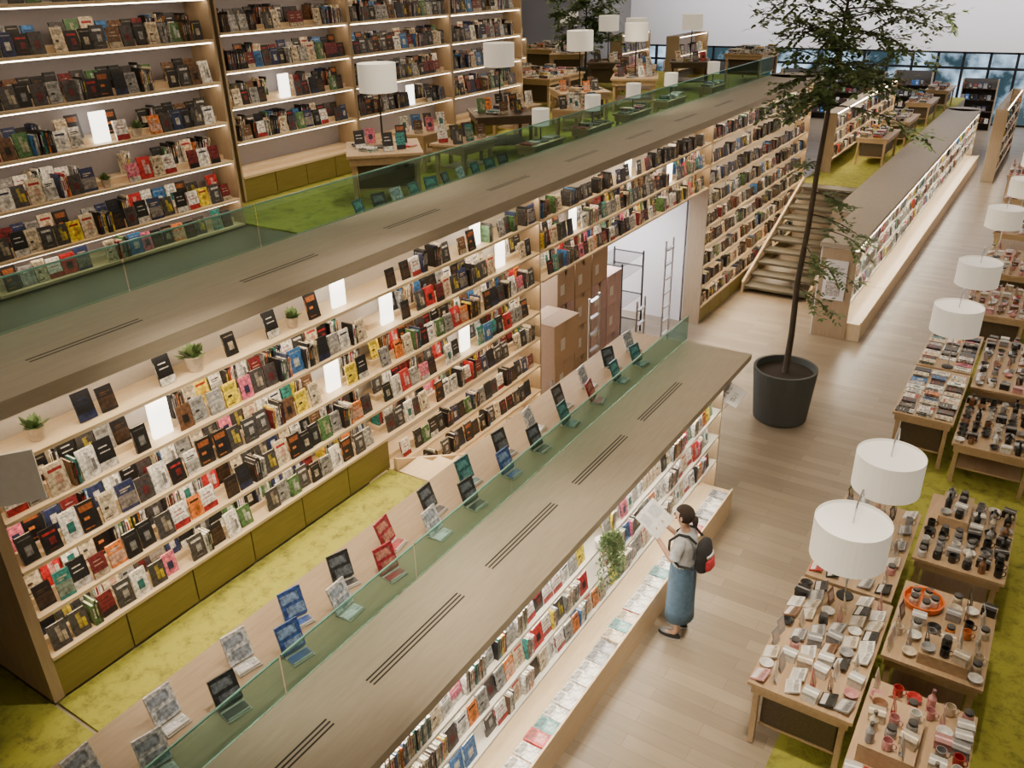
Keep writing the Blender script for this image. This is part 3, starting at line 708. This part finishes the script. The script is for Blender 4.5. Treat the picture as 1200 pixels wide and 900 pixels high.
tree((-10.9,20.3,3.65),[(0,0,.38),(.02,0,1),(0,.02,1.6),(0,0,2.3)],[.03,.026,.02,.01],[.9+i*.07 for i in range(20)],False,"leafy indoor plant among the upper floor tables",.75,.12,5)
random.seed(11)
# ------------------------------------------------------------------ passage contents
def cbox(x,y,z,w,l,h,lab,rz=0,c=card):
    e=empty("cardboard_box",(x,y,z),(0,0,rz),label=lab,category="box")
    m=MB();m.box(-w/2,w/2,-l/2,l/2,0,h);add("box_body",m,c,e)
    m=MB();m.box(-w/2-.001,w/2+.001,-.03,.03,h-.08,h+.0015);m.box(w/2,w/2+.001,-.03,.03,h-.16,h);add("packing_tape",m,tabwood,e)
    m=MB();m.box(w/2,w/2+.0015,-.17,-.05,h*.3,h*.6);add("box_label",m,cream,e)
    for s in (-1,1):
        m=MB()
        M=Matrix.Translation((s*w/2,0,h))@Matrix.Rotation(s*.02,4,'Y');m.box(min(0,-s*w/2+s*.003),max(0,-s*w/2+s*.003),-l/2,l/2,0.0018,.0035,0,(1,1,1),M);add("box_flap",m,c,e)
cbox(-5.85,9.9,0,.55,.68,.62,"brown cardboard box at the bottom of stack");cbox(-5.85,9.9,.63,.52,.64,.5,"brown cardboard box in the middle of stack",.05)
cbox(-5.82,9.9,1.14,.55,.68,.62,"brown cardboard box with label on top of stack",-.04)
pinkc=plain("printed_carton",(.55,.36,.32),.7,noise=.25,nscale=6)
for j in range(4):
    for i in range(4 if j<3 else 3): cbox(-6.3,10.75+j*.57,i*.55,.5,.53,.54,"printed carton stacked in the storage passage",0,card if (i==3 or j==1) else pinkc)
def ladder(x,y,h,lab):
    e=empty("rolling_ladder",(x,y,0),label=lab,category="ladder")
    for s in (-.16,.16):
        m=MB();m.tube([(0,s,0),(0,s,h)],.018,8);add("side_rail",m,steel,e)
    for i in range(int(h/.27)):
        m=MB();m.box(-.03,.03,-.141,.141,.2+i*.27,.225+i*.27);add("rung",m,steel,e)
ladder(-5.5,10.65,1.9,"aluminium ladder leaning beside cardboard boxes");ladder(-5.55,13.6,2.0,"aluminium ladder inside the storage passage")
ladder(-5.52,9.25,1.0,"short aluminium step frame inside the storage passage");ladder(-5.6,12.6,1.2,"short aluminium rack frame beside the wire cart")
e=empty("wire_cart",(-6.5,13.5,0),label="black wire cart inside the bright storage passage",category="cart")
for sx in (-.3,.3):
    for sy in (-.45,.45):
        m=MB();m.tube([(sx,sy,0),(sx,sy,1.6)],.018,6);add("post",m,blackm,e)
for z in (.2,.75,1.3,1.55):
    m=MB()
    for i in range(13): m.tube([(-.3+i*.05,-.45,z),(-.3+i*.05,.45,z)],.007,4)
    m.tube([(-.3,-.45,z),(.3,-.45,z)],.014,5);m.tube([(-.3,.45,z),(.3,.45,z)],.014,5);add("wire_shelf",m,blackm,e)
# signs
e=empty("sign_board",(-2.83,9.06,1.45),label="white information card bracketed to the bookcase end",category="sign")
m=MB();m.tube([(0,-.065,0),(0,.05,.0),(0,.12,.06)],.008,6);add("bracket",m,steel,e)
m=MB();M=Matrix.Translation((0.02,.10,.12))@Matrix.Rotation(.35,4,'Y')@Matrix.Rotation(.4,4,'X');m.box(-.14,.14,-.15,.15,0,.01,0,(1,1,1),M);add("sign_panel",m,white,e)
m=MB();m.box(-.09,-.03,-.1,.1,.011,.012,0,(.5,.5,.5),M);m.box(.02,.08,-.1,.05,.011,.012,0,(.5,.5,.5),M);add("printed_block",m,cover,e)
e=empty("category_sign",(-5.25,1.86,3.33),(0,0,.95),label="white category sign standing out from bookcase end",category="sign")
m=MB();m.box(0,.36,-.02,0,0,.36);add("sign_panel",m,plain("sign_white",(.78,.78,.76),.5),e)
m=MB();m.box(-.06,0.0,-.02,0,.1,.14);add("bracket",m,blackm,e)
# ------------------------------------------------------------------ person
skinm=plain("skin",(.55,.33,.23),.5,noise=.04)
PX_,PY_=-2.33,6.59
root=empty("person",(PX_,PY_,0),label="standing person in denim skirt reading a magazine",category="person")
bv=[];be=[];brad=[]
def jv(p,r,par=None):
    bv.append(p);brad.append(r if isinstance(r,tuple) else (r,r))
    if par is not None: be.append((par,len(bv)-1))
    return len(bv)-1
pel=jv((0,0,.86),(.10,.125));s1=jv((0,0,1.0),(.085,.105),pel);ch=jv((.01,0,1.16),(.09,.12),s1);nb=jv((.0,0,1.29),(.05,.06),ch);nk=jv((-.012,0,1.35),.042,nb)
h1=jv((-.03,0,1.41),(.065,.06),nk);h2=jv((-.035,0,1.48),(.092,.078),h1);h3=jv((-.03,0,1.545),(.07,.062),h2)
for s in (-1,1):
    sh=jv((.005,s*.15,1.25),.048,ch);el=jv((-.05,s*.185,1.03),.036,sh);wr=jv((-.24,s*.12,1.19),.024,el);pa=jv((-.285,s*.11,1.235),(.03,.018),wr)
    for k,(dy,l) in enumerate([(-.028,.055),(-.01,.065),(.01,.06),(.028,.048)]):
        a_=jv((-.31,s*.11+dy,1.26),.009,pa);b_=jv((-.315-l*.4,s*.10+dy*.9,1.285),.008,a_);jv((-.315-l*.5,s*.095+dy*.8,1.305),.007,b_)
    a_=jv((-.28,s*.08,1.26),.01,pa);jv((-.285,s*.065,1.285),.009,a_)
    hp=jv((0,s*.085,.78),.08,pel);kn=jv((-.015,s*.09,.46),.052,hp);cf=jv((.01,s*.092,.3),.048,kn);an=jv((.02,s*.095,.09),.032,cf);jv((-.05,s*.1,.045),.03,an);jv((-.12,s*.105,.035),.024,len(bv)-1)
me=bpy.data.meshes.new("body");me.from_pydata(bv,be,[])
bo=bpy.data.objects.new("body_tmp",me);COL.objects.link(bo)
md=bo.modifiers.new("s",'SKIN');md.use_smooth_shade=True
for i,sv in enumerate(me.skin_vertices[0].data): sv.radius=brad[i];sv.use_root=(i==pel)
bo.modifiers.new("ss",'SUBSURF').levels=2
dg=bpy.context.evaluated_depsgraph_get();dg.update()
nm=bpy.data.meshes.new_from_object(bo.evaluated_get(dg));nm.name="body"
bpy.data.objects.remove(bo)
nm.materials.clear();nm.materials.append(skinm)
obj("body",nm,root)
sc_=(.46,.48,.51)
m=MB();m.loft([(0,0,.86,.125,.155),(0,0,.92,.115,.145),(.0,0,1.02,.107,.132),(.005,0,1.14,.115,.148),(.005,0,1.23,.108,.158),(.0,0,1.285,.075,.115),(-.004,0,1.315,.05,.06)],22,col=sc_)
for s in (-1,1): m.tube([(.005,s*.12,1.25),(.003,s*.165,1.235),(-.01,s*.182,1.16),(-.03,s*.19,1.08)],[.048,.058,.053,.053],12,col=sc_)
add("shirt",m,cloth,root,smooth=True)
m=MB();dn=(.09,.16,.25)
m.loft([(0,0,.945,.112,.14),(0,0,.88,.128,.16),(0,0,.75,.138,.172),(0,0,.55,.14,.168),(.0,0,.36,.145,.17),(0,0,.24,.15,.175),(0,0,.24,.143,.168),(0,0,.5,.132,.16)],24,col=dn);add("skirt",m,cloth,root,smooth=True)
for s in (-1,1):
    m=MB()
    for (z0,z1,c) in ((0,.022,(.5,.5,.5)),(.022,.06,(.02,.02,.022))):
        ring=[]
        for k in range(18):
            a=2*math.pi*k/18;x=-.055+.125*math.cos(a);w=.045*(1-.15*math.cos(a));ring.append((x,s*.1+w*math.sin(a)))
        kk=1 if z0==0 else .93
        vs=[(x,y_,z0) for x,y_ in ring]+[((x+.055)*kk-.055,(y_-s*.1)*kk+s*.1,z1) for x,y_ in ring]
        m.quadset(vs,[(k,(k+1)%18,18+(k+1)%18,18+k) for k in range(18)]+[tuple(range(18,36))],0,c)
    add("shoe",m,item,root,smooth=False)
m=MB();hc=(.028,.018,.013);seg=20;rg=14
vs=[]
for i in range(rg+1):
    th=math.pi*i/rg
    for k in range(seg):
        a=2*math.pi*k/seg;vs.append((-.024+.10*math.sin(th)*math.cos(a),.086*math.sin(th)*math.sin(a),1.497+.102*math.cos(th)))
fs=[]
for i in range(rg):
    for k in range(seg):
        f_=(i*seg+k,i*seg+(k+1)%seg,(i+1)*seg+(k+1)%seg,(i+1)*seg+k)
        cx=sum(vs[j][0] for j in f_)/4;cz=sum(vs[j][2] for j in f_)/4
        if cx<-.055 and cz<1.545: continue
        if cz<1.42 : continue
        fs.append(f_)
m.quadset(vs,fs,0,hc);m.lathe([(.001,-.09),(.022,-.07),(.032,-.02),(.028,.02),(.001,.035)],12,col=hc,c=(.085,0,1.47))
add("hair",m,cloth,root,smooth=True)
for s in (-1,1):
    m=MB();m.lathe([(.001,-.008),(.009,0),(.001,.008)],8,col=(.02,.02,.02),c=(-.122,s*.03,1.49));add("eye",m,item,root)
    m=MB();m.lathe([(.006,-.025),(.014,0),(.008,.025)],8,c=(-.03,s*.084,1.48));add("ear",m,skinm,root)
m=MB();m.lathe([(.012,-.02),(.009,0),(.003,.02)],8,c=(-.128,0,1.468));add("nose",m,skinm,root)
m=MB();m.box(-.118,-.1,-.02,.02,1.425,1.433,0,(.4,.12,.1));add("mouth",m,item,root)
bp_=empty("backpack",(PX_+.205,PY_,.93),label="black backpack with red and white panels worn on back",category="backpack")
m=MB();bk=(.02,.02,.022);m.loft([(0,0,0,.06,.10),(0,0,.03,.08,.12),(0,0,.2,.075,.125),(-.005,0,.3,.06,.11),(-.01,0,.34,.03,.06)],20,col=bk,caps=True);add("bag_body",m,cloth,bp_,smooth=True)
m=MB();m.loft([(.055,0,.03,.04,.08),(.06,0,.06,.05,.09),(.055,0,.14,.042,.09),(.055,0,.16,.03,.075)],16,col=(.45,.03,.04),caps=True);add("front_pocket",m,cloth,bp_,smooth=True)
m=MB();m.loft([(.045,0,.175,.04,.085),(.045,0,.21,.038,.085)],16,col=(.7,.7,.7),caps=True);add("white_band",m,cloth,bp_,smooth=True)
for s in (-1,1):
    m=MB();m.tube([(-.06,s*.08,.32),(-.14,s*.09,.385),(-.24,s*.095,.375),(-.33,s*.10,.27),(-.325,s*.115,.12),(-.2,s*.15,.04),(-.06,s*.11,.03)],.014,6,col=bk)
    add("shoulder_strap",m,cloth,bp_)
mg=empty("magazine",(PX_-.36,PY_,1.30),(0,.62,0),label="open white magazine held in both hands",category="magazine")
m=MB()
for s in (-1,1):
    M=Matrix.Rotation(s*.18,4,'X');m.box(-.15,.15,min(0,s*.21),max(0,s*.21),0,.006,0,(.75,.75,.73),M);m.box(-.11,.02,min(s*.03,s*.17),max(s*.03,s*.17),.006,.0068,0,(.55,.58,.6),M)
add("open_pages",m,item,mg)
# ------------------------------------------------------------------ lights
def area(name,loc,sx,sy,p,col=(1,.80,.59),rot=(0,0,0)):
    l=bpy.data.lights.new(name,'AREA');l.shape='RECTANGLE';l.size=sx;l.size_y=sy;l.energy=p;l.color=col
    o=bpy.data.objects.new(name,l);COL.objects.link(o);o.location=loc;o.rotation_euler=rot
area("ceiling_light",(-1.0,6,7.8),3,7,90)
area("ceiling_light",(-1.5,16,7.8),4,9,135)
area("ceiling_light",(-1.5,28,7.8),5,12,240)
area("ceiling_light",(-5.0,5,7.8),1.5,8,60)
area("ceiling_light",(-8,14,7.8),3,12,85)
area("ceiling_light",(-12,22,7.8),8,9,210)
area("back_wall_fill",(-6,37,6.5),24,1.5,1200,(1,.97,.98),(math.radians(75),0,0))  # added fill lamp that brightens the white back wall, not a store fixture
area("passage_light",(-6.9,12,2.6),1.2,4,250,(1,.98,1))
def spot(loc,tgt,p,ang=50,col=(1,.84,.63)):
    l=bpy.data.lights.new("spot_light",'SPOT');l.energy=p;l.spot_size=math.radians(ang);l.spot_blend=.6;l.color=col;l.shadow_soft_size=.08
    o=bpy.data.objects.new("spot_light",l);COL.objects.link(o);o.location=loc;o.rotation_euler=(Vector(tgt)-Vector(loc)).to_track_quat('-Z','Y').to_euler()
spot((-1.2,4.5,7.6),(-1.9,5.0,0),1500,44)
spot((-1.5,8,7.6),(-1.9,8.5,0),340,50)
spot((-.5,6.5,7.6),(-.6,7,0),560,45)
spot((-1,12,7.6),(-.8,12.5,0),560,45)
spot((-3,3.5,7.6),(-4.8,3.6,1.5),1050,40)
spot((-3.5,7,7.6),(-4.8,5.0,1.5),520,40)
spot((-6,8,7.8),(-7.9,7.7,3.65),380,60)
spot((-7,15,7.8),(-8.2,15.5,3.65),550,70)
w=bpy.data.worlds.new("world");bpy.context.scene.world=w;w.use_nodes=True
nt=w.node_tree;bg=nt.nodes["Background"]
tc=nt.nodes.new("ShaderNodeTexCoord");n=nt.nodes.new("ShaderNodeTexNoise");n.inputs["Scale"].default_value=26;n.inputs["Detail"].default_value=6;nt.links.new(tc.outputs["Generated"],n.inputs["Vector"])
cr=nt.nodes.new("ShaderNodeValToRGB");cr.color_ramp.elements[0].position=.47;cr.color_ramp.elements[1].position=.62;cr.color_ramp.elements[0].color=(.03,.05,.055,1);cr.color_ramp.elements[1].color=(.72,.84,.95,1)
nt.links.new(n.outputs["Fac"],cr.inputs[0]);nt.links.new(cr.outputs[0],bg.inputs[0]);bg.inputs[1].default_value=2.0
